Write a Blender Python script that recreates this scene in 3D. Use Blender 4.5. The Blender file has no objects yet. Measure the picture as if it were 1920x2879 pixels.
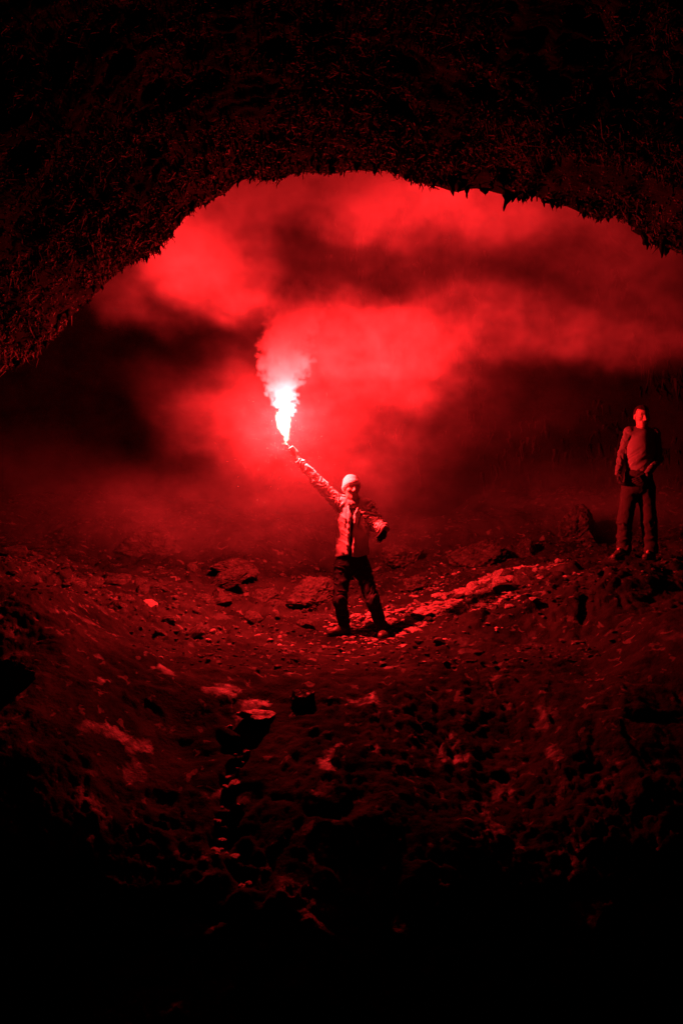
import bpy, bmesh, math, random
import numpy as np
from mathutils import Vector

random.seed(7)
RNG = np.random.default_rng(11)
sc = bpy.context.scene
COL = sc.collection

# ------------------------------------------------------------------ camera, world, light, exposure
CAMZ, FPX = 1.6, 2799.0           # eye height, focal length in photo pixels (35 mm on a 24x36 portrait frame)
cam = bpy.data.cameras.new('camera')
cam.sensor_fit = 'VERTICAL'; cam.sensor_height = 36.0; cam.lens = 35.0
cam.clip_start = 0.05; cam.clip_end = 200
camo = bpy.data.objects.new('camera', cam); COL.objects.link(camo)
camo.location = (0, 0, CAMZ); camo.rotation_euler = (math.radians(90), 0, 0)
sc.camera = camo

w = bpy.data.worlds.new('World'); sc.world = w; w.use_nodes = True
nt = w.node_tree; nt.nodes.clear()
sky = nt.nodes.new('ShaderNodeTexSky'); sky.sky_type = 'NISHITA'; sky.sun_disc = False
sky.sun_elevation = math.radians(-6); sky.sun_rotation = math.radians(180)
bg = nt.nodes.new('ShaderNodeBackground'); bg.inputs['Strength'].default_value = 0.0005   # night outside the cave
out = nt.nodes.new('ShaderNodeOutputWorld')
w.cycles.sampling_method = 'NONE'
nt.links.new(sky.outputs[0], bg.inputs[0]); nt.links.new(bg.outputs[0], out.inputs[0])

FLARE_COL = (1.0, 0.017, 0.0185)
FLARE_POWER = 2800.0

sc.view_settings.view_transform = 'Standard'; sc.view_settings.look = 'None'
sc.view_settings.exposure = 0.0; sc.view_settings.gamma = 1.0
cy = sc.cycles
cy.use_denoising = True
try:
    cy.denoiser = 'OPENIMAGEDENOISE'; cy.denoising_input_passes = 'RGB_ALBEDO_NORMAL'
except Exception:
    pass
cy.max_bounces = 5; cy.diffuse_bounces = 2; cy.glossy_bounces = 2; cy.transmission_bounces = 2
cy.volume_bounces = 2; cy.transparent_max_bounces = 8
cy.volume_step_rate = 3.0; cy.volume_max_steps = 256
cy.sample_clamp_indirect = 6.0
cy.caustics_reflective = False; cy.caustics_refractive = False
cy.use_adaptive_sampling = True; cy.adaptive_threshold = 0.03

# ------------------------------------------------------------------ helpers
def P(px, py, Y):
    """a point of the place seen at photo pixel (px, py), Y metres in front of the eye"""
    return np.array([(px - 960) / FPX * Y, Y, CAMZ + (1439.5 - py) / FPX * Y])

def _hash(*ii, seed=0):
    h = np.full(np.broadcast(*ii).shape, np.uint32((seed * 374761393 + 668265263) & 0xffffffff), np.uint32)
    for k, i in zip((np.uint32(374761393), np.uint32(668265263), np.uint32(2246822519)), ii):
        h = (h ^ (i.astype(np.int64).astype(np.uint32) * k)) * np.uint32(2654435761)
        h ^= h >> np.uint32(15)
    h = h * np.uint32(2246822519); h ^= h >> np.uint32(13)
    return (h & np.uint32(0xffffff)).astype(np.float32) / np.float32(0xffffff)

def vnoise(*c, seed=0):
    """value noise in 2 or 3 dimensions, 0..1"""
    with np.errstate(over='ignore'):
        fl = [np.floor(x) for x in c]
        fr = [(x - f).astype(np.float32) for x, f in zip(c, fl)]
        fr = [f * f * f * (f * (f * 6 - 15) + 10) for f in fr]
        n = len(c); tot = 0.0
        for m in range(1 << n):
            wgt = 1.0; ii = []
            for k in range(n):
                b = (m >> k) & 1
                ii.append(fl[k] + b)
                wgt = wgt * (fr[k] if b else 1 - fr[k])
            tot = tot + wgt * _hash(*ii, seed=seed)
    return tot

def fbm(*c, oct=4, gain=0.5, lac=2.03, seed=0, ridged=False):
    a, s, t = 1.0, 0.0, 0.0
    for o in range(oct):
        v = vnoise(*[x * (lac ** o) + 17.3 * o for x in c], seed=seed + o * 7)
        if ridged: v = 1 - np.abs(2 * v - 1)
        s = s + a * v; t += a; a *= gain
    return s / t

def np_mesh(name, verts, faces, smooth=True):
    """faces: (M,3) or (M,4) integer array, or a list of such arrays"""
    fl = faces if isinstance(faces, list) else [faces]
    fl = [np.asarray(f, np.int32) for f in fl if len(f)]
    me = bpy.data.meshes.new(name)
    verts = np.asarray(verts, np.float32)
    me.vertices.add(len(verts)); me.vertices.foreach_set('co', verts.ravel())
    loops = np.concatenate([f.ravel() for f in fl])
    cnt = np.concatenate([np.full(len(f), f.shape[1], np.int32) for f in fl])
    me.loops.add(len(loops)); me.loops.foreach_set('vertex_index', loops)
    me.polygons.add(len(cnt))
    st = np.concatenate([[0], np.cumsum(cnt)[:-1]]).astype(np.int32)
    me.polygons.foreach_set('loop_start', st)
    me.polygons.foreach_set('use_smooth', np.full(len(cnt), smooth, bool))
    me.update(calc_edges=True); me.validate()
    return me

def link(name, data, mat=None, parent=None, loc=None):
    o = bpy.data.objects.new(name, data); COL.objects.link(o)
    if mat is not None and data is not None and hasattr(data, 'materials') and not data.materials: data.materials.append(mat)
    if parent is not None: o.parent = parent
    if loc is not None: o.location = loc
    return o

def tag(o, label=None, cat=None, group=None, kind=None):
    if label: o['label'] = label
    if cat: o['category'] = cat
    if group: o['group'] = group
    if kind: o['kind'] = kind
    return o

def grid_faces(nu, nv):
    i = np.arange(nu * nv).reshape(nu, nv)
    return np.stack([i[:-1, :-1], i[1:, :-1], i[1:, 1:], i[:-1, 1:]], -1).reshape(-1, 4)

# ------------------------------------------------------------------ materials
def mat_rock(name, c0, c1, rough=(0.35, 0.7), scale=3.0, bump=0.6, bump_scale=40.0, spec=0.5, crust=None, wet=None):
    m = bpy.data.materials.new(name); m.use_nodes = True
    t = m.node_tree; n = t.nodes; l = t.links; n.clear()
    o = n.new('ShaderNodeOutputMaterial'); b = n.new('ShaderNodeBsdfPrincipled')
    l.new(b.outputs[0], o.inputs[0])
    tc = n.new('ShaderNodeTexCoord')
    a = n.new('ShaderNodeTexNoise'); a.inputs['Scale'].default_value = scale; a.inputs['Detail'].default_value = 6
    a.inputs['Roughness'].default_value = 0.65
    l.new(tc.outputs['Object'], a.inputs['Vector'])
    r = n.new('ShaderNodeValToRGB')
    r.color_ramp.elements[0].position = 0.35; r.color_ramp.elements[0].color = (*c0, 1)
    r.color_ramp.elements[1].position = 0.68; r.color_ramp.elements[1].color = (*c1, 1)
    l.new(a.outputs['Fac'], r.inputs[0])
    col = r.outputs[0]
    if crust:
        d = n.new('ShaderNodeTexNoise'); d.inputs['Scale'].default_value = crust[1]; d.inputs['Detail'].default_value = 5
        d.inputs['Distortion'].default_value = 0.6
        l.new(tc.outputs['Object'], d.inputs['Vector'])
        mr = n.new('ShaderNodeMapRange'); mr.inputs[1].default_value = crust[2]; mr.inputs[2].default_value = crust[2] + 0.04
        l.new(d.outputs['Fac'], mr.inputs[0])
        mx = n.new('ShaderNodeMix'); mx.data_type = 'RGBA'
        l.new(mr.outputs[0], mx.inputs[0]); l.new(col, mx.inputs[6]); mx.inputs[7].default_value = (*crust[0], 1)
        col = mx.outputs[2]
    l.new(col, b.inputs['Base Color'])
    q = n.new('ShaderNodeTexNoise'); q.inputs['Scale'].default_value = scale * 2.7; q.inputs['Detail'].default_value = 4
    l.new(tc.outputs['Object'], q.inputs['Vector'])
    mr2 = n.new('ShaderNodeMapRange'); mr2.inputs[1].default_value = 0.35; mr2.inputs[2].default_value = 0.65
    mr2.inputs[3].default_value = rough[0]; mr2.inputs[4].default_value = rough[1]
    l.new(q.outputs['Fac'], mr2.inputs[0]); l.new(mr2.outputs[0], b.inputs['Roughness'])
    if wet:                                            # damp glazed patches
        wn = n.new('ShaderNodeTexNoise'); wn.inputs['Scale'].default_value = wet[0]; wn.inputs['Detail'].default_value = 4
        l.new(tc.outputs['Object'], wn.inputs['Vector'])
        wr = n.new('ShaderNodeMapRange'); wr.inputs[1].default_value = wet[1]; wr.inputs[2].default_value = wet[1] + .08; wr.inputs[3].default_value = 0; wr.inputs[4].default_value = spec
        l.new(wn.outputs['Fac'], wr.inputs[0]); l.new(wr.outputs[0], b.inputs['Specular IOR Level'])
    else:
        b.inputs['Specular IOR Level'].default_value = spec
    z = n.new('ShaderNodeTexNoise'); z.inputs['Scale'].default_value = bump_scale; z.inputs['Detail'].default_value = 5
    z.inputs['Roughness'].default_value = 0.6
    l.new(tc.outputs['Object'], z.inputs['Vector'])
    bp = n.new('ShaderNodeBump'); bp.inputs['Strength'].default_value = bump; bp.inputs['Distance'].default_value = 0.02
    l.new(z.outputs['Fac'], bp.inputs['Height']); l.new(bp.outputs[0], b.inputs['Normal'])
    return m

def mat_cloth(name, col, rough=0.8, bump=0.25, scale=180.0, sheen=0.0, spec=0.3, vary=0.15):
    m = bpy.data.materials.new(name); m.use_nodes = True
    t = m.node_tree; n = t.nodes; l = t.links
    b = n['Principled BSDF']
    tc = n.new('ShaderNodeTexCoord')
    a = n.new('ShaderNodeTexNoise'); a.inputs['Scale'].default_value = 9; a.inputs['Detail'].default_value = 4
    l.new(tc.outputs['Object'], a.inputs['Vector'])
    r = n.new('ShaderNodeValToRGB')
    r.color_ramp.elements[0].position = 0.3; r.color_ramp.elements[0].color = (*[c * (1 - vary) for c in col], 1)
    r.color_ramp.elements[1].position = 0.7; r.color_ramp.elements[1].color = (*[min(1, c * (1 + vary)) for c in col], 1)
    l.new(a.outputs['Fac'], r.inputs[0]); l.new(r.outputs[0], b.inputs['Base Color'])
    b.inputs['Roughness'].default_value = rough; b.inputs['Specular IOR Level'].default_value = spec
    b.inputs['Sheen Weight'].default_value = sheen
    z = n.new('ShaderNodeTexNoise'); z.inputs['Scale'].default_value = scale; z.inputs['Detail'].default_value = 3
    l.new(tc.outputs['Object'], z.inputs['Vector'])
    bp = n.new('ShaderNodeBump'); bp.inputs['Strength'].default_value = bump; bp.inputs['Distance'].default_value = 0.004
    l.new(z.outputs['Fac'], bp.inputs['Height']); l.new(bp.outputs[0], b.inputs['Normal'])
    return m

M_GROUND = mat_rock('lava_ground', (0.0065, 0.006, 0.0055), (0.022, 0.020, 0.018), rough=(0.55, 0.9), scale=2.2, bump=0.6, spec=0.2, wet=(3.1, .60),
                    bump_scale=34, crust=((0.06, 0.056, 0.05), 9.0, 0.62))
M_STONE = mat_rock('lava_stone', (0.012, 0.011, 0.010), (0.05, 0.045, 0.04), rough=(0.45, 0.8), scale=5, bump=0.6, bump_scale=30, spec=0.3, wet=(3.0, .58))
M_PALE_LIT = mat_rock('pale_lit_stone', (0.06, 0.055, 0.05), (0.24, 0.22, 0.20), rough=(0.35, 0.7), scale=7, bump=0.6, bump_scale=40, spec=0.4, wet=(5.0, .5))  # stone paled so that glints and lit spots are put into its colour
M_CEIL = mat_rock('lava_ceiling', (0.003, 0.0028, 0.0026), (0.008, 0.0075, 0.007), rough=(0.5, 0.85), scale=3, bump=0.6, bump_scale=30, spec=0.0)
M_WALL = mat_rock('lava_wall', (0.004, 0.0038, 0.0035), (0.011, 0.010, 0.0095), rough=(0.5, 0.85), scale=1.6, bump=0.8, bump_scale=14, spec=0.0)
M_WDRIP = mat_rock('lava_wall_drip', (0.006, 0.0055, 0.005), (0.03, 0.027, 0.025), rough=(0.5, 0.8), scale=2, bump=0.2, bump_scale=60, spec=0.0)
M_DRIP = mat_rock('lava_drip', (0.010, 0.009, 0.008), (0.075, 0.068, 0.062), rough=(0.4, 0.7), scale=6, bump=0.2, bump_scale=60, spec=0.0)

# ------------------------------------------------------------------ the lava tube: ground
CP = np.array([
    (-3, -3, 0), (0, -3, 0), (3, -3, 0), (0, 0, 0), (-2.5, 0, 0), (2.5, 0, 0), (2.2, 3, 0), (-2.2, 3, 0), (0, 3, 0),
    (-.55, 5, 0), (-2.2, 5, .05), (2.2, 5, .03), (.9, 5, 0), (0, 4, 0),
    (-.75, 7, .10), (.8, 7, .15), (-2.6, 7, .6), (2.6, 7, .42),
    (-3, 8.6, .95), (-1.4, 8.6, .38), (0, 8.6, .2), (1.4, 8.6, .28), (3.4, 8.8, .75),
    (.15, 10.2, .28), (-1, 10.2, .30), (-2.2, 10.4, .66), (-3.6, 10.6, 1.12), (.85, 10.45, .40), (1.75, 10.6, .84), (2.6, 10.8, .98),
    (3.35, 10.8, 1.08), (4.6, 11.4, 1.25),
    (.1, 11.5, .42), (.9, 11.3, .45), (1.9, 11.3, .90), (2.6, 11.7, 1.0), (-1.0, 11.6, .58), (-2.4, 11.8, .85), (-4.2, 12, 1.1),
    (0, 13, .78), (1.8, 13, .92), (3.2, 13, 1.15), (4.6, 13, 1.35), (-2, 13, .95), (-5, 13.2, 1.15),
    (-6, 15, 1.75), (-3.4, 15.2, 1.45), (-1.6, 14.6, 1.5), (0, 15.6, 1.25), (2.0, 14.6, 1.5), (3.4, 14.8, 1.95), (5, 15, 2.0), (-4, 17, 1.9), (0, 17.5, 1.6), (4, 17, 2.1), (-8, 12, 1.3), (-8, 8, 1.2), (7, 9, 1.5), (7, 13, 1.6)], float)
FEET = [(P(942, 1788, 10.22), .17), (P(1078, 1806, 10.18), .17), (P(1745, 1560, 10.85), .17), (P(1815, 1572, 10.75), .17)]

def ground_base(x, y):
    num = 0.0; den = 1e-9
    for cx, cy_, cz in CP:
        s = 1.0 + 0.05 * abs(cy_ - 9)
        wgt = np.exp(-((x - cx) ** 2 + (y - cy_) ** 2) / (2 * (0.52 * s) ** 2)) + 1e-7
        num = num + wgt * cz; den = den + wgt
    return num / den

def plates(x, y, sc_, seed, tilt):
    """broken plates: every cell its own height and tilt, a gap between cells"""
    u, v = x * sc_, y * sc_
    cu, cv = np.floor(u), np.floor(v)
    d1 = np.full(u.shape, 9.0); d2 = np.full(u.shape, 9.0); hh = np.zeros(u.shape)
    with np.errstate(over='ignore'):
        for i_ in (-1, 0, 1):
            for j_ in (-1, 0, 1):
                a, b = cu + i_, cv + j_
                ox, oy = a + _hash(a, b, seed=seed), b + _hash(a, b, seed=seed + 1)
                du, dv = u - ox, v - oy
                d = np.sqrt(du * du + dv * dv)
                hq = (_hash(a, b, seed=seed + 2) - .5) + tilt * (du * (_hash(a, b, seed=seed + 3) - .5) + dv * (_hash(a, b, seed=seed + 4) - .5))
                nr_ = d < d1
                d2 = np.where(nr_, d1, np.minimum(d2, d)); hh = np.where(nr_, hq, hh); d1 = np.where(nr_, d, d1)
    return hh, np.clip((d2 - d1) / .22, 0, 1)

def ground_z(x, y):
    x = np.asarray(x, float); y = np.asarray(y, float)
    z = ground_base(x, y)
    wx = x + 0.35 * (fbm(x * .9, y * .9, oct=3, seed=3) - .5); wy = y + 0.35 * (fbm(x * .9, y * .9, oct=3, seed=5) - .5)
    z = z + 0.20 * (fbm(wx * 1.1, wy * 1.1, oct=3, seed=21) - .5)
    near_ = 0.35 + 0.65 * np.clip((y - 5.6) / 2.6, 0, 1)
    lump = fbm(wx * 3.2, wy * 3.2, oct=4, seed=31, ridged=True)
    z = z + 0.036 * near_ * (lump - .55)
    rope = fbm(wx * 6, wy * 14, oct=4, seed=41, ridged=True, gain=.6)
    rough = 0.4 + 1.2 * np.clip(fbm(x * .8, y * .8, oct=2, seed=51) * 2 - .6, 0, 1)
    z = z + 0.024 * rough * (rope - .55)
    z = z + 0.026 * rough * (fbm(x * 22, y * 22, oct=3, seed=61, ridged=True) - .5)
    rub = np.clip(fbm(x * .7 + 3, y * .7, oct=3, seed=55) * 3 - .85, .15, 1)          # where the crust is broken up
    rub = rub * (.30 + .70 * np.clip((y - 8.6) / 1.4, 0, 1))
    for sc_, amp, sd in ((2.6, .060, 141), (6.5, .034, 151), (15.0, .016, 161)):
        hq, gap = plates(wx, wy * 1.25, sc_, sd, 2.0)
        z = z + rub * amp * (hq * gap - .5 * (1 - gap))
    t = fbm(wx * 1.7, wy * 1.7, oct=3, seed=71) * 3.5
    z = z + 0.03 * (np.floor(t) + np.clip((t - np.floor(t)) * 5, 0, 1) - t)
    # the floor rolls over towards the eye; one narrow run cuts into the slope and leads towards the light
    dn = np.clip(8.9 + 0.6 * (fbm(x * .7, x * 0 + 5.0, oct=3, seed=75) - .5) - y, 0, None)
    drop = np.where(dn < 3.3, 0.14 * dn ** 2, 0.14 * 3.3 ** 2 + .8 * np.minimum(dn - 3.3, .8))
    gx = -0.66 - 0.15 * (y - 6.2) + 0.05 * np.sin(y * 5.3) + 0.03 * np.sin(y * 13.0)
    st = drop * 9 + 1.6 * fbm(x * 5, y * 5, oct=2, seed=79)                   # treads of the run
    run = (np.floor(st) + np.clip((st - np.floor(st)) * 3 - 2, 0, 1) - .8) / 9 + .06
    wr = np.exp(-((x - gx) / (.05 + .10 * np.clip(dn / 2.5, 0, 1) * fbm(y * 3.0, x * 0 + 1.0, oct=2, seed=80))) ** 4) * np.clip((y - 5.9) / .3, 0, 1) * np.clip((7.8 - y) / .2, 0, 1)
    z = z - (drop * (1 - wr) + run * wr)
    for f, r in FEET:
        wgt = np.exp(-(((x - f[0]) ** 2 + (y - f[1]) ** 2) / (r * r)) ** 2)
        z = z * (1 - wgt) + wgt * (f[2] + 0.25 * (z - ground_base(x, y)))
    return z

NU, NV = 700, 820
vv = np.linspace(0, 1, NV)
ys = 2.2 + (19.5 - 2.2) * (0.42 * vv + 0.58 * vv ** 1.8)
uu = np.linspace(-1, 1, NU)
half = 2.6 + 0.44 * ys
X = uu[None, :] * half[:, None]; Y = np.repeat(ys[:, None], NU, 1)
Z = ground_z(X.ravel(), Y.ravel()).reshape(X.shape)
ground = link('ground', np_mesh('ground', np.stack([X, Y, Z], -1).reshape(-1, 3), grid_faces(NV, NU)[:, ::-1]), M_GROUND)
tag(ground, 'dark lumpy lava floor with broken crusts', kind='structure')
yb = np.linspace(-7, 2.25, 90); xb = np.linspace(-3.6, 3.6, 90)
Xb, Yb = np.meshgrid(xb, yb)
near = link('near_floor', np_mesh('near_floor', np.stack([Xb, Yb, ground_z(Xb.ravel(), Yb.ravel()).reshape(Xb.shape) - .012], -1).reshape(-1, 3),
            grid_faces(90, 90)[:, ::-1]), M_GROUND, ground)

# ------------------------------------------------------------------ the lava tube: low ceiling arch towards the eye
RIM = np.array([(-900, 2500), (-640, 1700), (-330, 1330), (-140, 1150), (0, 1052), (70, 1005), (150, 960), (240, 860), (330, 795), (410, 728), (440, 720),
                (500, 640), (560, 578), (620, 548), (690, 510), (760, 500), (830, 486), (930, 486), (1020, 490), (1090, 502),
                (1140, 522), (1230, 538), (1300, 552), (1400, 562), (1460, 580), (1510, 566), (1560, 584), (1620, 596), (1700, 630),
                (1740, 616), (1800, 645), (1850, 695), (1930, 725), (2200, 890), (2500, 1180), (2700, 1500), (2850, 2500)], float)
YR = 8.25
RIM[4:-5, 1] -= 20
RD = YR + 1.15 * np.clip((760 - RIM[:, 0]) / 760, 0, 1)          # the lip lies deeper on the left flank
rx = (RIM[:, 0] - 960) / FPX * RD; rz = CAMZ + (1439.5 - RIM[:, 1]) / FPX * RD
seg = np.concatenate([[0], np.cumsum(np.hypot(np.diff(rx), np.diff(rz)))])
NA = 520
sa = np.linspace(0, seg[-1], NA)
ax, az, ad = np.interp(sa, seg, rx), np.interp(sa, seg, rz), np.interp(sa, seg, RD) - YR
ker = np.ones(5) / 5
nx = np.gradient(az); nz = -np.gradient(ax)
nx = np.convolve(np.pad(nx, 12, 'edge'), np.ones(25) / 25, 'valid'); nz = np.convolve(np.pad(nz, 12, 'edge'), np.ones(25) / 25, 'valid')
ln = np.hypot(nx, nz); nx /= ln; nz /= ln           # inward (towards the inside of the tube)
yv = np.concatenate([np.linspace(-5, 1.5, 30)[:-1], np.linspace(1.5, YR, 330), YR + np.array([.05, .12, .22, .36, .55, .8, 1.15, 1.6])])
back = np.clip(yv - YR, 0, None)                    # past the lip the roof lifts away into the chamber
lift = -np.where(back > 0, 0.25 * np.sqrt(back) + 1.5 * back ** 1.5, 0) - 0.045 * np.clip(YR - yv, 0, None)
def ceil_point(s, y, extra=0.0):
    i = np.interp(s, sa, np.arange(NA))
    g = lambda a: np.interp(i, np.arange(NA), a)
    x, z, mx, mz = g(ax), g(az), g(nx), g(nz)
    lf = np.interp(y, yv, lift)
    fade = np.clip((YR - y) / 1.5, 0, 1)
    d = lf + (0.14 + 0.9 * fade) * (0.40 * (fbm(s * .9, y * .9, oct=4, seed=81) - .5)) + 0.15 * (fbm(s * 4, y * 4, oct=4, seed=83, ridged=True) - .6) * (0.45 + .55 * fade) + extra
    yy = y + np.where(y > 7.2, (y - 7.2) * 0.9 * (fbm(s * 1.3, s * 0 + 3.3, oct=3, seed=85) - .5) * .5, 0)
    yy = yy + g(ad) * np.clip((y - 1.5) / (YR - 1.5), 0, 1)
    return np.stack([x + mx * d, yy, z + mz * d], -1), np.stack([mx, mz], -1)
S2, Y2 = np.meshgrid(sa, yv)
cp, _ = ceil_point(S2.ravel(), Y2.ravel())
ceiling = link('cave_ceiling', np_mesh('cave_ceiling', cp, grid_faces(len(yv), NA)), M_CEIL)
tag(ceiling, 'black arched lava roof bristling with thin drips', kind='structure')

# ------------------------------------------------------------------ the chamber behind the arch
CC, CR = np.array([-1.2, 12.2, 0.6]), (6.6, 5.0, 6.4)
th = np.linspace(0, 2 * math.pi, 360, endpoint=False); ph = np.linspace(-0.25, math.pi / 2 - .005, 150)
T2, H2 = np.meshgrid(th, ph)
dx, dy, dz = np.cos(T2) * np.cos(H2), np.sin(T2) * np.cos(H2), np.sin(H2)
lx = np.where(dx < 0, 1.55, 1.0)
rr = 1 + 0.16 * (fbm(dx * 3 + 9, dy * 3, dz * 3, oct=4, seed=91) - .5) + 0.035 * (fbm(dx * 16, dy * 16, dz * 16, oct=3, seed=93, ridged=True) - .5)
DV = np.stack([CC[0] + CR[0] * dx * lx * rr, CC[1] + CR[1] * dy * rr, CC[2] + CR[2] * dz * rr], -1)
i = np.arange(T2.size).reshape(T2.shape); ir = np.roll(i, -1, 1)
DF = np.stack([i[:-1], ir[:-1], ir[1:], i[1:]], -1).reshape(-1, 4)
dv = DV.reshape(-1, 3); cen = dv[DF].mean(1)
roof_at = np.interp(cen[:, 0], rx, rz)
q_ = cen[:, 1] / YR
z_vis = CAMZ + (np.interp(cen[:, 0] / q_, rx, rz) - CAMZ) * q_
seen_inside = ((cen - np.array([0, 0, CAMZ])) * (CC + [0, 0, 1.0] - cen)).sum(1) < 0
keep = seen_inside | (cen[:, 2] > z_vis + .4) | (np.abs(cen[:, 0]) > .36 * cen[:, 1] + .9)
chamber = link('chamber_wall', np_mesh('chamber_wall', dv, DF[keep][:, ::-1]), M_WALL)
tag(chamber, 'dark rock wall of the chamber behind the smoke', kind='structure')

# ------------------------------------------------------------------ drips: thin curly lava drips on roof and wall (nobody could count them)
def strands(base, drift, length, rad, nseg=3, curl=.35, seed=1):
    g = np.random.default_rng(seed); n = len(base)
    rings = []
    ang0 = g.uniform(0, 6.283, n); bend = g.normal(0, curl, (n, 3)); bend2 = g.normal(0, curl * 1.3, (n, 3)); fq = g.uniform(5, 11, n)
    for k in range(nseg + 1):
        t = k / nseg
        c = base + drift * (length * t)[:, None] + (bend * (t * t) + bend2 * (np.sin(t * fq) * .5)[:, None]) * length[:, None]
        r = rad * (1 - .8 * t)
        if k == nseg: rings.append(c[:, None, :]); break
        a = ang0[:, None] + np.arange(3)[None, :] * 2.094
        off = np.stack([np.cos(a), np.sin(a), 0 * a], -1) * r[:, None, None]
        rings.append(c[:, None, :] + off)
    V = np.concatenate(rings, 1); per = 3 * nseg + 1
    q = []; tr = []
    for k in range(nseg - 1):
        for j in range(3): q.append((k * 3 + j, k * 3 + (j + 1) % 3, k * 3 + 3 + (j + 1) % 3, k * 3 + 3 + j))
    for j in range(3): tr.append(((nseg - 1) * 3 + j, (nseg - 1) * 3 + (j + 1) % 3, per - 1))
    o = (np.arange(n) * per)[:, None, None]
    return V.reshape(-1, 3), [(o + np.array(q)).reshape(-1, 4), (o + np.array(tr)).reshape(-1, 3)]

g = np.random.default_rng(5)
n = 120000
y0 = 1.6 + (YR + .12 - 1.6) * g.random(n) ** 0.62
s0 = g.uniform(seg[-1] * .1, seg[-1] * .93, n)
keepn = fbm(s0 * 2.2, y0 * 2.2, oct=3, seed=95) + .6 * g.random(n) > .6
s0, y0 = s0[keepn], y0[keepn]
p, nn = ceil_point(s0, y0)
vis = np.abs(p[:, 0]) < .37 * p[:, 1] + .9
p, nn = p[vis], nn[vis]; p = p[:60000]; nn = nn[:60000]; n = len(p)
dr = np.stack([nn[:, 0] * .2, g.normal(0, .10, n), np.minimum(nn[:, 1] * .25, 0) - .9], -1); dr += g.normal(0, .09, (n, 3))
near_f = np.clip(p[:, 1] / 7.5, .3, 1.1)
clump = np.clip(2.6 * fbm(p[:, 0] * 1.7, p[:, 1] * 1.7, p[:, 2] * 1.7, oct=3, seed=99) - .55, .25, 1.5)
lipd = np.interp(p[:, 0], rx[:20], RD[:20]) - p[:, 1]
L = clump * np.where(lipd < .3, .62, 1) * np.clip(g.lognormal(math.log(.046), .45, n), .018, .11) * near_f
V, F = strands(p + np.stack([-nn[:, 0], 0 * nn[:, 0], -nn[:, 1]], -1) * .01, dr, L, g.uniform(.006, .016, n) * near_f, nseg=4, curl=.34, seed=6)
drips = link('roof_drips', np_mesh('roof_drips', V, F, smooth=False), M_DRIP, ceiling); tag(drips, kind='stuff')

n = 20000
fi = g.choice(np.nonzero(keep)[0], n)
pc = cen[fi] + g.normal(0, .05, (n, 3))
sel = (pc[:, 2] > 1.6) & (pc[:, 1] > 9.5) & (pc[:, 0] > -1.0) & (g.random(n) < np.clip((pc[:, 0] + 1) / 4, .15, 1))
hot = np.exp(-(((pc[:, 0] / pc[:, 1] - .25) / .05) ** 2 + (((pc[:, 2] - CAMZ) / pc[:, 1] - .225) / .03) ** 2))
sel &= .35 * hot + fbm(pc[:, 0] * 1.1, pc[:, 1] * 1.1, pc[:, 2] * .8, oct=3, seed=97) + .12 * g.random(n) > .58
pc = pc[sel]; n = len(pc)
inw = CC + np.array([0, 0, 1.5]) - pc; inw /= np.linalg.norm(inw, axis=1)[:, None]
dr = inw * .12 + np.array([0, 0, -1.0]) + g.normal(0, .08, (n, 3))
V, F = strands(pc + inw * .02, dr, np.clip(g.lognormal(math.log(.16), .5, n), .06, .5), g.uniform(.010, .026, n), curl=.14, seed=8)
wd = link('wall_drips', np_mesh('wall_drips', V, F, smooth=False), M_WDRIP, chamber); tag(wd, kind='stuff')

# hanging spikes along the lip of the arch, one by one
spikes = []
for k in range(7):
    g = np.random.default_rng(100 + k)
    nr, nsd = 7, 7
    vs = []
    for a in range(nr):
        t = a / (nr - 1)
        r = (1 - t) ** (0.75 + .3 * g.random()) * (1 + .35 * g.normal()) if a < nr - 1 else .05
        r = max(.04, r)
        ox, oy = g.normal(0, .14, 2) * t
        for b in range(nsd):
            an = b / nsd * 6.283 + .3 * g.normal()
            rb = r * (1 + .25 * g.normal())
            vs.append((ox + math.cos(an) * rb, oy + math.sin(an) * rb, -t))
    fs = grid_faces(nr, nsd).tolist()
    for a in range(nr - 1): fs.append([a * nsd + nsd - 1, a * nsd + nsd * 2 - 1, a * nsd + nsd, a * nsd])
    spikes.append(np_mesh('stalactite', np.array(vs), np.array(fs), smooth=True)); spikes[-1].materials.append(M_CEIL)
g = np.random.default_rng(77)
x_lo, x_hi = seg[np.argmin(np.abs(RIM[:, 0] - 0))], seg[np.argmin(np.abs(RIM[:, 0] - 1930))]
for k in range(170):
    s = x_lo + (x_hi - x_lo) * (k + g.random()) / 170
    yy = YR - g.uniform(-.05, .3)
    pt, nv_ = ceil_point(np.array([s]), np.array([yy])); pt = pt[0]
    big = g.random()
    Ls = .05 + .09 * g.random() + (.13 * g.random() if big > .88 else 0)
    o = link('stalactite', spikes[k % 7], None, ceiling, (pt[0] - nv_[0, 0] * .02, pt[1], pt[2] - nv_[0, 1] * .02 + .02))
    wd_ = Ls * g.uniform(.18, .42)
    o.scale = (wd_, wd_, Ls); o.rotation_euler = (g.normal(0, .12), g.normal(0, .12), g.uniform(0, 6.28))

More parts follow.
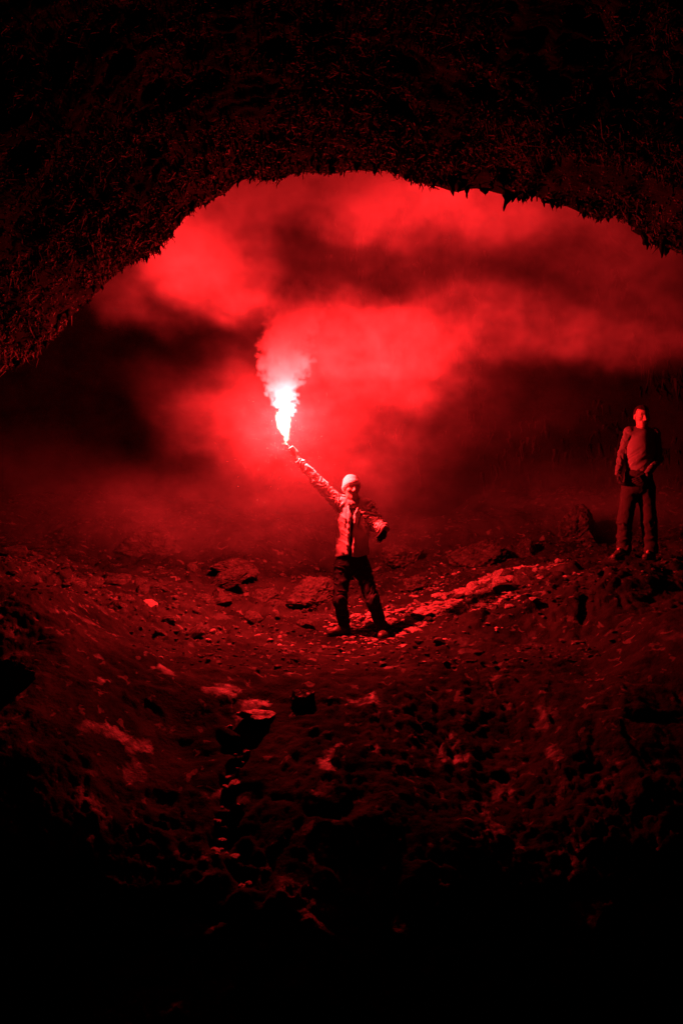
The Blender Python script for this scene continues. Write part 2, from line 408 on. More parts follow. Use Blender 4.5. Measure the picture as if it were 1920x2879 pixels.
# ------------------------------------------------------------------ boulders, stones, gravel
def ico(sub):
    bm = bmesh.new(); bmesh.ops.create_icosphere(bm, subdivisions=sub, radius=1.0)
    v = np.array([x.co[:] for x in bm.verts]); f = np.array([[x.index for x in q.verts] for q in bm.faces]); bm.free()
    return v, f
ICO = {k: ico(k) for k in (1, 2, 3, 5)}
def rock_mesh(name, sub, seed, ncut=9, rough=.12, fine=.0):
    v, f = ICO[sub]; g = np.random.default_rng(seed); r = np.ones(len(v))
    for k in range(ncut):
        nrm = g.normal(size=3); nrm /= np.linalg.norm(nrm)
        d = v @ nrm; r = np.minimum(r, np.where(d > .05, g.uniform(.5, .85) / np.maximum(d, .05), 9))
    q = v * 1.0
    r = r * (1 + rough * (fbm(q[:, 0] * 2 + seed, q[:, 1] * 2, q[:, 2] * 2, oct=3, seed=seed) - .5) * 2)
    if fine: r = r * (1 + fine * (fbm(q[:, 0] * 9 + seed, q[:, 1] * 9, q[:, 2] * 9, oct=3, seed=seed + 3, ridged=True) - .5))
    return np_mesh(name, v * r[:, None], f, smooth=False)

def boulder(px, py, Y, sx, sy, sz, rot, seed, label, sink=.3, tilt=(0, 0), fine=.12, group='boulders lying on the cave floor', ncut=16):
    """px, py: the middle of its foot in the photo; Y its distance"""
    c = P(px, py, Y)
    o = link('boulder', rock_mesh('boulder', 5, seed, rough=.16, fine=fine * 1.6, ncut=ncut), M_STONE, None)
    zb = float(ground_z(np.array([c[0]]), np.array([c[1]]))[0])
    o.location = (c[0], c[1], zb + sz * (1 - 2 * sink) * .75)
    o.scale = (sx, sy, sz); o.rotation_euler = (tilt[0], tilt[1], rot)
    return tag(o, label, 'boulder', group)

boulder(1340, 1560, 12.9, .56, .42, .34, .3, 201, 'long low boulder behind the glittering bank, larger neighbour of a pointed block', sink=.3, tilt=(0, -.25))
boulder(1478, 1520, 13.0, .17, .16, .20, .8, 203, 'small pointed block beside the long low boulder on the right', sink=.2)
boulder(1620, 1490, 13.3, .42, .36, .36, 1.1, 205, 'big dark boulder left of the man in the pale shirt', sink=.3)
boulder(1180, 1575, 12.1, .22, .2, .12, .2, 207, 'low rounded stone just behind the hanging hand of the man with the flare', sink=.3)
boulder(885, 1640, 11.6, .36, .3, .24, .5, 209, 'dark block right behind the left leg of the man with the flare', sink=.25)
boulder(640, 1600, 12.0, .30, .24, .14, -.3, 211, 'tilted slab propped among crusts left of the man with the flare', sink=.2, tilt=(.1, -.35))
boulder(740, 1620, 11.8, .20, .17, .11, .7, 213, 'small slab beside the tilted slab left of the man with the flare', sink=.2, tilt=(0, -.2))
boulder(45, 1855, 7.3, .17, .17, .16, .4, 215, 'black block at the left edge of the picture, lit on its crest', sink=.3)
boulder(420, 1500, 13.6, .5, .4, .30, .4, 231, 'low boulder in the haze at the back left of the floor', sink=.35)
boulder(1130, 1490, 13.5, .42, .36, .26, 1.4, 233, 'hazy boulder at the back between the man with the flare and the long low boulder', sink=.35)
boulder(660, 1570, 12.4, .42, .3, .16, .9, 235, 'broad broken slab half sunk behind the tilted slab on the left', sink=.3, tilt=(.1, .2))
boulder(715, 2025, 7.75, .17, .13, .05, .5, 219, 'small flat slab with a bright red lit top beside the lit run in the foreground', sink=.2, fine=.1).data.materials[0] = M_PALE_LIT  # pale material paints the light on the slab's top into its colour
boulder(850, 1960, 7.9, .12, .11, .10, .6, 221, 'small dark block in the foreground below the man with the flare', sink=.3)

stone_meshes = []
for k in range(20):
    me = rock_mesh('stone', 2, 300 + k, ncut=7, rough=.16); me.materials.append(M_STONE if k < 10 else M_PALE_LIT); stone_meshes.append(me)
g = np.random.default_rng(31)
cnt = 0
# (centre, spread, how many, share of crust fragments paled as painted glints, size)
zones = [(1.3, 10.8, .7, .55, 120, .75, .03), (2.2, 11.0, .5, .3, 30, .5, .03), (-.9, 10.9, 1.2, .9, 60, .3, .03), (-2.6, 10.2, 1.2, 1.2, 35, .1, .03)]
def put_stone(x, y, s, pale, sink=.25):
    global cnt
    o = link('stone', stone_meshes[cnt % 10 + (10 if pale else 0)], None, ground, (x, y, float(ground_z(np.array([x]), np.array([y]))[0]) + s * sink))
    o.scale = (s * g.uniform(.8, 1.5), s * g.uniform(.8, 1.3), s * g.uniform(.4, .8)); o.rotation_euler = (g.normal(0, .3), g.normal(0, .3), g.uniform(0, 6.28))
    cnt += 1
for zx, zy, sx_, sy_, m, pale, size in zones:
    for k in range(m):
        x = zx + g.normal() * sx_ * .7; y = zy + g.normal() * sy_ * .7
        if any((x - f[0]) ** 2 + (y - f[1]) ** 2 < .03 for f, _ in FEET): continue
        put_stone(x, y, float(np.clip(g.lognormal(math.log(size), .5), .016, .11)), g.random() < pale)
for k in range(34):                                        # larger broken slabs
    q_ = k % 3
    x, y = ((1.5 + g.normal() * .55, 11.0 + g.normal() * .4), (-1.1 + g.normal() * .6, 11.5 + g.normal() * .5), (-2.4 + g.normal() * .8, 10.6 + g.normal() * .8))[q_]
    if any((x - f[0]) ** 2 + (y - f[1]) ** 2 < .06 for f, _ in FEET): continue
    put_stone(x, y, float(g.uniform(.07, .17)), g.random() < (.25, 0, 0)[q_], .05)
for k in range(26):                                        # fragments added to the foreground run, light painted in by their pale colour
    y = 7.65 - 1.5 * g.random() ** 1.3; x = -0.66 - 0.15 * (y - 6.2) + 0.05 * math.sin(y * 5.3) + 0.03 * math.sin(y * 13.0) + g.normal() * .04
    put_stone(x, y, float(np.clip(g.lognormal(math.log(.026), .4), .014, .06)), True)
# gravel: crumbs of crust
n = 9000
v, f = ICO[1]
y = 8.4 + 6.4 * g.random(n) ** .9; x = g.uniform(-1, 1, n) * (.8 + .36 * y)
dens = fbm(x * 1.4, y * 1.4, oct=3, seed=401)
ok = dens + .2 * g.random(n) > .52
for ft, _ in FEET: ok &= (x - ft[0]) ** 2 + (y - ft[1]) ** 2 > .02
x, y = x[ok], y[ok]; n = len(x)
s = np.clip(g.lognormal(math.log(.013), .5, n), .005, .05)
R3 = 1 + .35 * g.normal(size=(n, len(v), 1)).clip(-1.2, 1.2)
an = g.uniform(0, 6.28, n); ca, sn = np.cos(an), np.sin(an)
vv_ = v[None] * R3 * s[:, None, None] * np.array([1.2, 1, .6])
GV = np.stack([vv_[..., 0] * ca[:, None] - vv_[..., 1] * sn[:, None] + x[:, None], vv_[..., 0] * sn[:, None] + vv_[..., 1] * ca[:, None] + y[:, None],
               vv_[..., 2] + (ground_z(x, y) + s * .1)[:, None]], -1).reshape(-1, 3)
GF = (np.arange(n)[:, None, None] * len(v) + f[None]).reshape(-1, 3)
gr0 = None
n = 12000                                                  # crumbs of broken crust on the bank, their pale colour painting its glints
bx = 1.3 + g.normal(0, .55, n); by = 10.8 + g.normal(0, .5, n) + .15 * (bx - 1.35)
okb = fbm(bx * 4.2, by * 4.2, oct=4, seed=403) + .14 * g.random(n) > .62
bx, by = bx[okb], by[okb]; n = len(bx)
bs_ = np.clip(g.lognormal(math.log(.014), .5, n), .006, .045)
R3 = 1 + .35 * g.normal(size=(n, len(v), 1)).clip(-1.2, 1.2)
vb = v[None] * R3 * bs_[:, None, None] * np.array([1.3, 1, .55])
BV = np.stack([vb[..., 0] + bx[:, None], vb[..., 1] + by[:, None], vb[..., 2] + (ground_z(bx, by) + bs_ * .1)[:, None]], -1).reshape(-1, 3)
cr = link('crust_crumbs', np_mesh('crust_crumbs', BV, (np.arange(n)[:, None, None] * len(v) + f[None]).reshape(-1, 3), smooth=False), M_PALE_LIT, ground); tag(cr, kind='stuff')
gr = link('gravel', np_mesh('gravel', GV, GF, smooth=False), M_STONE, ground); tag(gr, kind='stuff')

# ------------------------------------------------------------------ bodies: signed distance fields turned into one skin
class Field:
    def __init__(s, lo, hi, h):
        s.lo = np.array(lo, float); s.h = h
        s.n = np.ceil((np.array(hi) - s.lo) / h).astype(int) + 1
        s.d = np.full(s.n, 0.5, np.float32)
    def win(s, lo, hi):
        a = np.clip(np.floor((np.array(lo) - s.lo) / s.h).astype(int), 0, s.n - 1)
        b = np.clip(np.ceil((np.array(hi) - s.lo) / s.h).astype(int) + 1, a + 1, s.n)
        sl = tuple(slice(i, j) for i, j in zip(a, b))
        g = [s.lo[k] + s.h * np.arange(a[k], b[k]) for k in range(3)]
        return sl, np.meshgrid(*g, indexing='ij')
    def _put(s, sl, q, k, sub):
        d = s.d[sl]; q = q.astype(np.float32)
        if sub:
            hh = np.clip(.5 - .5 * (d + q) / max(k, 1e-6), 0, 1); s.d[sl] = d * (1 - hh) - q * hh + k * hh * (1 - hh)
        else:
            hh = np.clip(.5 + .5 * (d - q) / max(k, 1e-6), 0, 1); s.d[sl] = d * (1 - hh) + q * hh - k * hh * (1 - hh)
    def cap(s, a, b, ra, rb=None, k=.02, sc=(1, 1, 1), sub=False):
        a = np.array(a, float); b = np.array(b, float); rb = ra if rb is None else rb; sc = np.array(sc, float)
        m = max(ra, rb) * sc.max() + k + 3 * s.h + .02
        sl, (x, y, z) = s.win(np.minimum(a, b) - m, np.maximum(a, b) + m)
        px, py, pz = (x - a[0]) / sc[0], (y - a[1]) / sc[1], (z - a[2]) / sc[2]
        ba = (b - a) / sc; L2 = max(1e-9, ba @ ba)
        t = np.clip((px * ba[0] + py * ba[1] + pz * ba[2]) / L2, 0, 1)
        q = np.sqrt((px - ba[0] * t) ** 2 + (py - ba[1] * t) ** 2 + (pz - ba[2] * t) ** 2) - (ra + (rb - ra) * t)
        s._put(sl, q * sc.min(), k, sub)
    def ell(s, c, r, k=.015, sub=False, axes=None):
        c = np.array(c, float); r = np.array(r, float); m = r.max() + k + 3 * s.h + .02
        sl, (x, y, z) = s.win(c - m, c + m)
        p = np.stack([x - c[0], y - c[1], z - c[2]], -1)
        if axes is not None: p = p @ np.array(axes).T
        k0 = np.linalg.norm(p / r, axis=-1); k1 = np.linalg.norm(p / (r * r), axis=-1)
        s._put(sl, k0 * (k0 - 1) / np.maximum(k1, 1e-6), k, sub)
    def clip(s, fn, k=.004):
        """keep only where fn(x, y, z) < 0"""
        sl, g = s.win(s.lo, s.lo + s.h * (s.n - 1))
        s.d = np.maximum(s.d, fn(*g).astype(np.float32))
    def displace(s, fn, band=.04):
        m = np.nonzero(np.abs(s.d) < band)
        p = [s.lo[k] + s.h * m[k] for k in range(3)]
        s.d[m] += fn(*p).astype(np.float32)
    def mesh(s, name):
        d = s.d; ins = d < 0
        c = np.zeros(np.array(d.shape) - 1, np.int8)
        offs = [(i, j, k) for i in (0, 1) for j in (0, 1) for k in (0, 1)]
        vw = lambda o, A: A[o[0]:A.shape[0] - 1 + o[0], o[1]:A.shape[1] - 1 + o[1], o[2]:A.shape[2] - 1 + o[2]]
        for o in offs: c += vw(o, ins)
        act = np.nonzero((c > 0) & (c < 8)); M = len(act[0])
        val = np.stack([d[act[0] + o[0], act[1] + o[1], act[2] + o[2]] for o in offs], 1)
        pos = np.zeros((M, 3)); cnt = np.zeros(M)
        O = np.array(offs, float)
        for a in range(8):
            for b in range(a + 1, 8):
                if np.abs(O[a] - O[b]).sum() != 1: continue
                m = (val[:, a] < 0) != (val[:, b] < 0)
                t = val[m, a] / (val[m, a] - val[m, b])
                pos[m] += O[a] + t[:, None] * (O[b] - O[a]); cnt[m] += 1
        pos = (pos / cnt[:, None] + np.stack(act, 1)) * s.h + s.lo
        idx = np.full(c.shape, -1, np.int32); idx[act] = np.arange(M)
        quads = []
        for ax_ in range(3):
            u, v = [k for k in range(3) if k != ax_]
            A = [slice(None)] * 3; B = [slice(None)] * 3
            A[ax_] = slice(0, -1); B[ax_] = slice(1, None)
            e0, e1 = ins[tuple(A)], ins[tuple(B)]
            e = np.nonzero(e0 != e1); e = [q.copy() for q in e]
            okk = (e[u] > 0) & (e[v] > 0) & (e[u] < d.shape[u] - 1) & (e[v] < d.shape[v] - 1)
            e = [q[okk] for q in e]; sgn = e0[tuple(e)]
            def at(du, dv):
                w_ = [q.copy() for q in e]; w_[u] = w_[u] + du; w_[v] = w_[v] + dv; return idx[tuple(w_)]
            q = np.stack([at(-1, -1), at(0, -1), at(0, 0), at(-1, 0)], 1)
            flip = ~sgn if ax_ != 1 else sgn
            q[flip] = q[flip][:, ::-1]; quads.append(q)
        q = np.concatenate(quads); q = q[(q >= 0).all(1)]
        return np_mesh(name, pos, q)

def unit(v): v = np.array(v, float); return v / np.linalg.norm(v)

def hand(F, wrist, fdir, palm, k=.006, curl=.5, r=1.0, size=1.0, side=1):
    """palm and five unequal bent fingers; fdir: knuckle direction, palm: where the palm faces, side: thumb side sign"""
    f = unit(fdir); nrm = unit(np.array(palm) - f * np.dot(palm, f)); s_ = np.cross(f, nrm) * side
    w_ = np.array(wrist)
    for j, off in enumerate((.030, .010, -.010, -.028)):
        kn = w_ + f * .085 * size + s_ * off * size
        F.cap(w_ + s_ * off * .55 * size, kn, .014 * r * size, .0115 * r * size, k=.012)
        ln_ = (.040, .045, .041, .032)[j] * size; p0 = kn; a_ = .25
        for q, (ll, rr_) in enumerate(((1, .0095), (.66, .0085), (.52, .0075))):
            a_ += curl * (.7, 1.0, .8)[q]
            dirv = f * math.cos(a_) + nrm * math.sin(a_) + s_ * off * 1.2
            p1 = p0 + unit(dirv) * ln_ * ll
            F.cap(p0, p1, rr_ * r * size, rr_ * .9 * r * size, k=.004); p0 = p1
    t0 = w_ + f * .025 * size + s_ * .026 * size
    t1 = t0 + unit(f * .6 + s_ * .7 + nrm * .4) * .042 * size; t2 = t1 + unit(f * .9 + s_ * .15 + nrm * .5) * .030 * size
    F.cap(w_ + f * .012 * size, t0, .013 * r * size, .014 * r * size, k=.01); F.cap(t0, t1, .0125 * r * size, .0105 * r * size, k=.006); F.cap(t1, t2, .0105 * r * size, .0085 * r * size, k=.004)

def head(F, c, yaw, pitch=0, s=1.0, smile=False, nose=1.0):
    """face turned by yaw (0 looks at the eye, + towards picture right)"""
    f = np.array([math.sin(yaw) * math.cos(pitch), -math.cos(yaw) * math.cos(pitch), math.sin(pitch)])
    r = np.array([math.cos(yaw), math.sin(yaw), 0]); u = np.cross(r, f); u = u if u[2] > 0 else -u
    ax_ = np.stack([r, f, u])
    h = lambda a, b, q: np.array(c) + (r * a + f * b + u * q) * s
    F.ell(h(0, -.008, .028), np.array([.076, .096, .094]) * s, k=.01, axes=ax_)
    F.ell(h(0, .022, -.035), np.array([.062, .07, .075]) * s, k=.03, axes=ax_)
    F.cap(h(-.03, .03, -.082), h(.03, .03, -.082), .032 * s, k=.03); F.cap(h(-.012, .066, -.096), h(.012, .066, -.096), .021 * s, k=.022)   # jaw, chin
    F.cap(h(-.042, .072, .030), h(.042, .072, .030), .015 * s, k=.012)                                                          # brow
    for q in (-1, 1):
        F.ell(h(q * .046, .062, -.018), np.array([.024, .022, .02]) * s, k=.018, axes=ax_)                                      # cheek
        F.ell(h(q * .031, .098, .010), np.array([.021, .020, .014]) * s, k=.008, sub=True, axes=ax_)                            # socket
        F.ell(h(q * .031, .074, .009), np.array([.0125, .0125, .0115]) * s, k=.002, axes=ax_)                                   # eye
        F.ell(h(q * .079, -.005, -.002), np.array([.010, .018, .032]) * s, k=.004, axes=ax_)                                    # ear
    F.cap(h(0, .088, .018), h(0, .114 * nose, -.020), .0095 * s, .0145 * s, k=.008)                                              # nose
    for q in (-1, 1): F.cap(h(q * .010, .098, -.024), h(q * .012, .094, -.024), .009 * s, k=.006)
    mw = .028 if smile else .022
    F.cap(h(-mw, .084, -.050), h(mw, .084, -.050), .0085 * s, k=.008); F.cap(h(-mw * .8, .084, -.064), h(mw * .8, .084, -.064), .009 * s, k=.008)
    F.cap(h(-mw, .097, -.0555 + (.008 if smile else 0)), h(0, .100, -.059), (.0045 if smile else .003) * s, k=.003, sub=True)
    F.cap(h(mw, .097, -.0555 + (.008 if smile else 0)), h(0, .100, -.059), (.0045 if smile else .003) * s, k=.003, sub=True)
    return h, ax_

def folds(a, b, freq, amp, seed, warp=1.2):
    """creases that run round a limb from a to b"""
    a = np.array(a); d = np.array(b) - a; L = np.linalg.norm(d); d = d / L
    def fn(x, y, z):
        t = (x - a[0]) * d[0] + (y - a[1]) * d[1] + (z - a[2]) * d[2]
        rr_ = np.sqrt((x - a[0] - d[0] * t) ** 2 + (y - a[1] - d[1] * t) ** 2 + (z - a[2] - d[2] * t) ** 2)
        wv = fbm(x * 11, y * 11, z * 11, oct=2, seed=seed)
        v = np.sin((t * freq + (wv - .5) * warp * 3) * 6.283)
        m = np.clip((t / L + .15) * 6, 0, 1) * np.clip((1.15 - t / L) * 6, 0, 1) * (rr_ < .14)
        return -amp * m * (np.abs(v) ** .7 * np.sign(v)) * (.4 + 1.2 * wv)
    return fn

def drape(amp, seed, sx=7, sy=7, sz=17, shear=.5):
    def fn(x, y, z):
        v = fbm(x * sx, y * sy, (z + shear * x) * sz, oct=3, seed=seed, ridged=True)
        return -amp * (v - .55) * 2
    return fn

M_SKIN = mat_cloth('skin', (0.29, 0.20, 0.155), rough=.5, bump=.08, scale=300, spec=.4, vary=.06)
M_JACKET = mat_cloth('jacket_cloth', (0.50, 0.48, 0.45), rough=.55, bump=.3, scale=90, spec=.4)
M_DARK = mat_cloth('dark_trouser_cloth', (0.014, 0.014, 0.016), rough=.8, bump=.3, scale=120, spec=.2)
M_INNER = mat_cloth('dark_shirt_cloth', (0.02, 0.02, 0.022), rough=.8, spec=.2)
M_BEANIE = mat_cloth('beanie_knit', (0.62, 0.59, 0.53), rough=.9, bump=.5, scale=140, sheen=.2, spec=.15, vary=.08)
M_SCARF = mat_cloth('scarf_cloth', (0.16, 0.15, 0.14), rough=.85, bump=.4, scale=110, spec=.2, vary=.4)
M_BOOT = mat_cloth('boot_leather', (0.045, 0.034, 0.024), rough=.5, bump=.3, scale=60, spec=.4, vary=.35)
M_SOLE = mat_cloth('boot_rubber', (0.02, 0.02, 0.02), rough=.7)
M_GLOVE = mat_cloth('black_glove', (0.012, 0.012, 0.013), rough=.8, spec=.2)
M_SHIRT = mat_cloth('grey_shirt_cloth', (0.13, 0.127, 0.124), rough=.85, bump=.25, scale=150, spec=.2, vary=.06)
M_RAGLAN = mat_cloth('dark_grey_sleeve_cloth', (0.085, 0.083, 0.08), rough=.85, bump=.25, scale=150, spec=.2, vary=.08)
M_TROUSER = mat_cloth('brown_trouser_cloth', (0.022, 0.020, 0.018), rough=.85, bump=.3, scale=110, spec=.2)
M_HAIR = mat_cloth('dark_hair', (0.012, 0.010, 0.009), rough=.6, bump=.8, scale=220, spec=.3, vary=.3)
M_TUBE = mat_cloth('flare_case', (0.35, 0.06, 0.05), rough=.5, bump=.05)
M_METAL = mat_cloth('flare_cap', (0.3, 0.3, 0.3), rough=.35, bump=.05)

def boot(parent, heel, toe, ankle, seed):
    heel, toe, ankle = map(np.array, (heel, toe, ankle))
    lo = np.minimum(np.minimum(heel, toe), ankle) - .14; hi = np.maximum(np.maximum(heel, toe), ankle) + .14
    F = Field(lo, hi, .007); z0 = min(heel[2], toe[2]) - .0
    up = np.array([0, 0, 1.0]); mid = heel * .45 + toe * .55; d = unit(toe - heel)
    F.cap(heel + up * .045, mid + up * .05, .043, .045, k=.02); F.cap(mid + up * .048, toe - d * .03 + up * .038, .045, .036, k=.03)
    F.cap(heel + d * .02 + up * .06, ankle + up * .03, .048, .052, k=.03)
    for q in (.35, .5, .65):                               # lacing
        c = heel * (1 - q) + toe * q + up * (.125 - .09 * q); s_ = unit(np.cross(d, up))
        F.cap(c - s_ * .022, c + s_ * .022, .005, k=.004)
    F.displace(drape(.004, seed, 20, 20, 30))
    sl = heel[2] * 1.0; grad = (toe[2] - heel[2]) / max(.05, np.linalg.norm((toe - heel)[:2])); d2 = unit(np.array([d[0], d[1], 0]))
    base = lambda x, y: heel[2] + ((x - heel[0]) * d2[0] + (y - heel[1]) * d2[1]) * grad
    G = Field(lo, hi, .007); G.d = F.d.copy() - .006
    F.clip(lambda x, y, z: base(x, y) + .022 - z)
    G.clip(lambda x, y, z: np.maximum(base(x, y) - .004 - z, z - base(x, y) - .021))
    b = link('boot', F.mesh('boot'), M_BOOT, parent); link('sole', G.mesh('sole'), M_SOLE, b)

# ------------------------------------------------------------------ the man with the flare
Yc = 10.36
J = dict(pelvis=P(990, 1572, Yc), chest=P(991, 1455, Yc), neck=P(990, 1408, Yc), head=P(988, 1374, Yc - .02),
         sl=P(953, 1410, Yc), el=P(889, 1352, Yc - .03), wl=P(838, 1291, Yc - .05), hl=P(824, 1271, Yc - .055),
         sr=P(1031, 1424, Yc), er=P(1060, 1476, Yc - .02), wr=P(1080, 1487, Yc - .2),
         hipl=P(963, 1600, Yc), kl=P(956, 1690, Yc - .10), al=P(970, 1764, Yc - .08),
         hipr=P(1016, 1600, Yc), kr=P(1048, 1690, Yc - .12), ar=P(1076, 1772, Yc - .12))
TUBE_D = unit(P(806, 1250, Yc - .065) - J['hl'])
TIP = J['hl'] + TUBE_D * .105
p1 = link('person', None); p1.empty_display_size = .3
p1_base = np.array([J['pelvis'][0], Yc - .1, .28])
tag(p1, 'man in pale beanie and jacket standing with arms spread, holding up a burning flare', 'person')
root_kids = []
lo1 = P(790, 1325, Yc) * [1, 0, 0] + [0, Yc - .62, .15]; hi1 = np.array([J['er'][0] + .2, Yc + .3, 2.45])
F = Field(lo1, hi1, .0065)
hp1, ax1 = head(F, J['head'], .30, 0.02, s=.98)
F.cap(J['neck'] - [0, 0, .03], J['head'] + [0, .02, -.05], .058, .052, k=.03)
F.cap(J['pelvis'], J['chest'], .13, .135, k=.04, sc=(1, .72, 1)); F.cap(J['chest'], J['neck'] - [0, 0, .06], .125, .08, k=.05, sc=(1, .72, 1))
F.cap(J['sl'] + [.03, 0, -.02], J['sr'] + [-.02, 0, 0], .05, k=.04)
for a, b, ra, rb in (('sl', 'el', .044, .036), ('el', 'wl', .036, .026), ('sr', 'er', .044, .036), ('er', 'wr', .036, .025),
                     ('hipl', 'kl', .072, .05), ('kl', 'al', .048, .034), ('hipr', 'kr', .072, .05), ('kr', 'ar', .048, .034)):
    F.cap(J[a], J[b], ra, rb, k=.02)
for a, t in (('al', P(930, 1784, Yc - .15)), ('ar', P(1070, 1808, Yc - .26))): F.cap(J[a], J[a] * .45 + t * .55 + [0, 0, .035], .030, .020, k=.01)
# gripping hand: palm behind the tube, four fingers wrapped round it, thumb closing against them
hl = J['hl']; e1 = unit(np.cross(TUBE_D, [0, -1, 0])); e2 = np.cross(TUBE_D, e1)
F.cap(J['wl'], hl - TUBE_D * .02 + e1 * .022, .024, .022, k=.02)
F.cap(hl - TUBE_D * .032 + e1 * .03, hl + TUBE_D * .032 + e1 * .028, .017, k=.012)
for j in range(4):
    c = hl + TUBE_D * (.030 - .0195 * j); R_ = .0235
    for q in range(6):
        a0, a1 = [-.4 + (4.4 - .25 * abs(j - 1)) * (q + z_) / 6 for z_ in (0, 1)]
        pt = lambda a: c + (e1 * math.cos(a) + e2 * math.sin(a)) * R_
        F.cap(pt(a0), pt(a1), .0098 - .0004 * q, .0094 - .0004 * q, k=.003)
tb = hl + TUBE_D * .02 + e1 * .03
F.cap(tb - TUBE_D * .03, tb + TUBE_D * .025 - e2 * .018, .013, .0115, k=.01); F.cap(tb + TUBE_D * .025 - e2 * .018, hl + TUBE_D * .052 - e2 * .022 - e1 * .008, .0115, .0095, k=.004)
hand(F, J['wr'], P(1071, 1515, Yc - .3) - J['wr'], [-.3, .6, 0], curl=.35, r=.75, size=.9, side=1)
link('body', F.mesh('body'), M_SKIN, p1)

# beanie
F = Field(J['head'] - .2, J['head'] + .22, .005)
ce = hp1(0, -.008, .028)
F.ell(ce, np.array([.092, .111, .109]), k=.001, axes=ax1); F.ell(hp1(0, -.03, .09), np.array([.07, .08, .062]), k=.03, axes=ax1)
def below(x, y, z):
    p_ = np.stack([x - ce[0], y - ce[1], z - ce[2]], -1) @ ax1.T
    return (-.045 + .62 * p_[..., 1]) - p_[..., 2]
F.displace(lambda x, y, z: -.005 * (np.abs(below(x, y, z) + .035) < .022) - .004 * (fbm(x * 8, y * 8, z * 26, oct=2, seed=501, ridged=True) - .5))
F.clip(below)
link('beanie', F.mesh('beanie'), M_BEANIE, p1)
# scarf
F = Field(J['neck'] - .2, J['neck'] + .2, .006)
for k in range(16):
    a0, a1 = k / 16 * 6.283, (k + 1) / 16 * 6.283
    q = lambda a: J['neck'] + [math.cos(a) * .074, math.sin(a) * .070 - .008, -.008 + .03 * math.sin(a)]
    F.cap(q(a0), q(a1), .030, k=.006, sc=(1, 1, 1.35))
F.displace(lambda x, y, z: -.010 * (fbm(x * 10, y * 10, (z + .5 * x) * 38, oct=2, seed=511, ridged=True) - .5))
link('scarf', F.mesh('scarf'), M_SCARF, p1)
# shirt under the open jacket
F = Field(P(935, 1600, Yc) - [.1, .3, .1], P(1045, 1400, Yc) + [.1, .3, .1], .008)
F.cap(J['pelvis'] + [0, 0, .02], J['chest'], .150, .150, k=.04, sc=(1, .74, 1)); F.cap(J['chest'], J['neck'] - [0, 0, .05], .14, .085, k=.05, sc=(1, .74, 1))
link('shirt', F.mesh('shirt'), M_INNER, p1)
# jacket
F = Field(lo1, hi1, .0065)
F.cap(J['pelvis'] + [0, 0, .06], J['chest'] + [0, 0, .02], .166, .162, k=.04, sc=(1, .76, 1)); F.cap(J['chest'], J['neck'] - [0, 0, .06], .156, .09, k=.05, sc=(1, .76, 1))
F.cap(J['pelvis'] + [0, 0, .01], J['pelvis'] + [0, 0, .07], .166, .168, k=.02, sc=(1, .76, 1))
F.cap(J['sl'] + [.03, 0, -.02], J['sr'] + [-.02, 0, 0], .072, k=.05)
F.cap(J['sl'] + [.02, 0, -.03], J['el'], .074, .054, k=.04); F.cap(J['el'], J['wl'] + (J['el'] - J['wl']) * .12, .054, .038, k=.02)
F.cap(J['sr'], J['er'], .080, .066, k=.03); F.cap(J['er'], J['wr'] + (J['er'] - J['wr']) * .1, .066, .048, k=.02)
F.displace(folds(J['sl'], J['wl'], 12, .011, 521)); F.displace(folds(J['sr'], J['er'], 16, .014, 523)); F.displace(folds(J['er'], J['wr'], 16, .013, 525))
F.displace(drape(.009, 527, 5, 5, 15, .7)); F.displace(drape(.005, 529, 12, 12, 6, -.3))
zx = lambda z: J['neck'][0] + .012 - .06 * (J['neck'][2] - z)
def front(x, y, z):                                       # open zip, wider at the collar
    wv = .012 + .05 * np.clip((z - (J['neck'][2] - .14)) / .12, 0, 1) + .004 * np.sin(z * 40)
    return np.where(y < Yc - .02, wv - np.abs(x - zx(z)), -1)
F.displace(lambda x, y, z: np.where((y < Yc) & (np.abs(np.abs(x - zx(z)) - .035) < .014), -.007, 0))
def pocket(x, y, z):
    r_ = np.maximum(np.abs(x - (zx(z) + .075) - .25 * (z - J['chest'][2])) - .006, np.abs(z - J['chest'][2] + .03) - .07)
    return np.where((y < Yc) & (r_ < 0), .010, 0)
F.displace(pocket)
F.clip(front); F.clip(lambda x, y, z: (J['pelvis'][2] + .035 + .01 * np.sin(x * 30)) - z)
lw = unit(J['wl'] - J['el'])
link('jacket', F.mesh('jacket'), M_JACKET, p1)
# trousers
F = Field(P(915, 1800, Yc) - [.06, .5, .06], P(1110, 1540, Yc) + [.06, .3, .1], .0075)
F.cap(J['pelvis'] + [0, 0, .03], J['pelvis'] - [0, 0, .04], .158, .160, k=.03, sc=(1, .76, 1))
for s_ in 'lr':
    F.cap(J['hip' + s_] + [0, 0, .03], J['k' + s_], .092, .070, k=.03, sc=(1, 1, 1)); F.cap(J['k' + s_], J['a' + s_] + [0, 0, .0], .068, .060, k=.03)
    F.displace(folds(J['k' + s_], J['a' + s_], 8, .006, 541)); F.displace(folds(J['hip' + s_], J['k' + s_], 7, .006, 543))
    F.cap(J['k' + s_] + [0, -.06, .03], J['k' + s_] + [0, -.06, -.03], .03, k=.03)
F.clip(lambda x, y, z: np.where(x < J['pelvis'][0] + .03, J['al'][2] - .03, J['ar'][2] - .03) - z)
link('trousers', F.mesh('trousers'), M_DARK, p1)
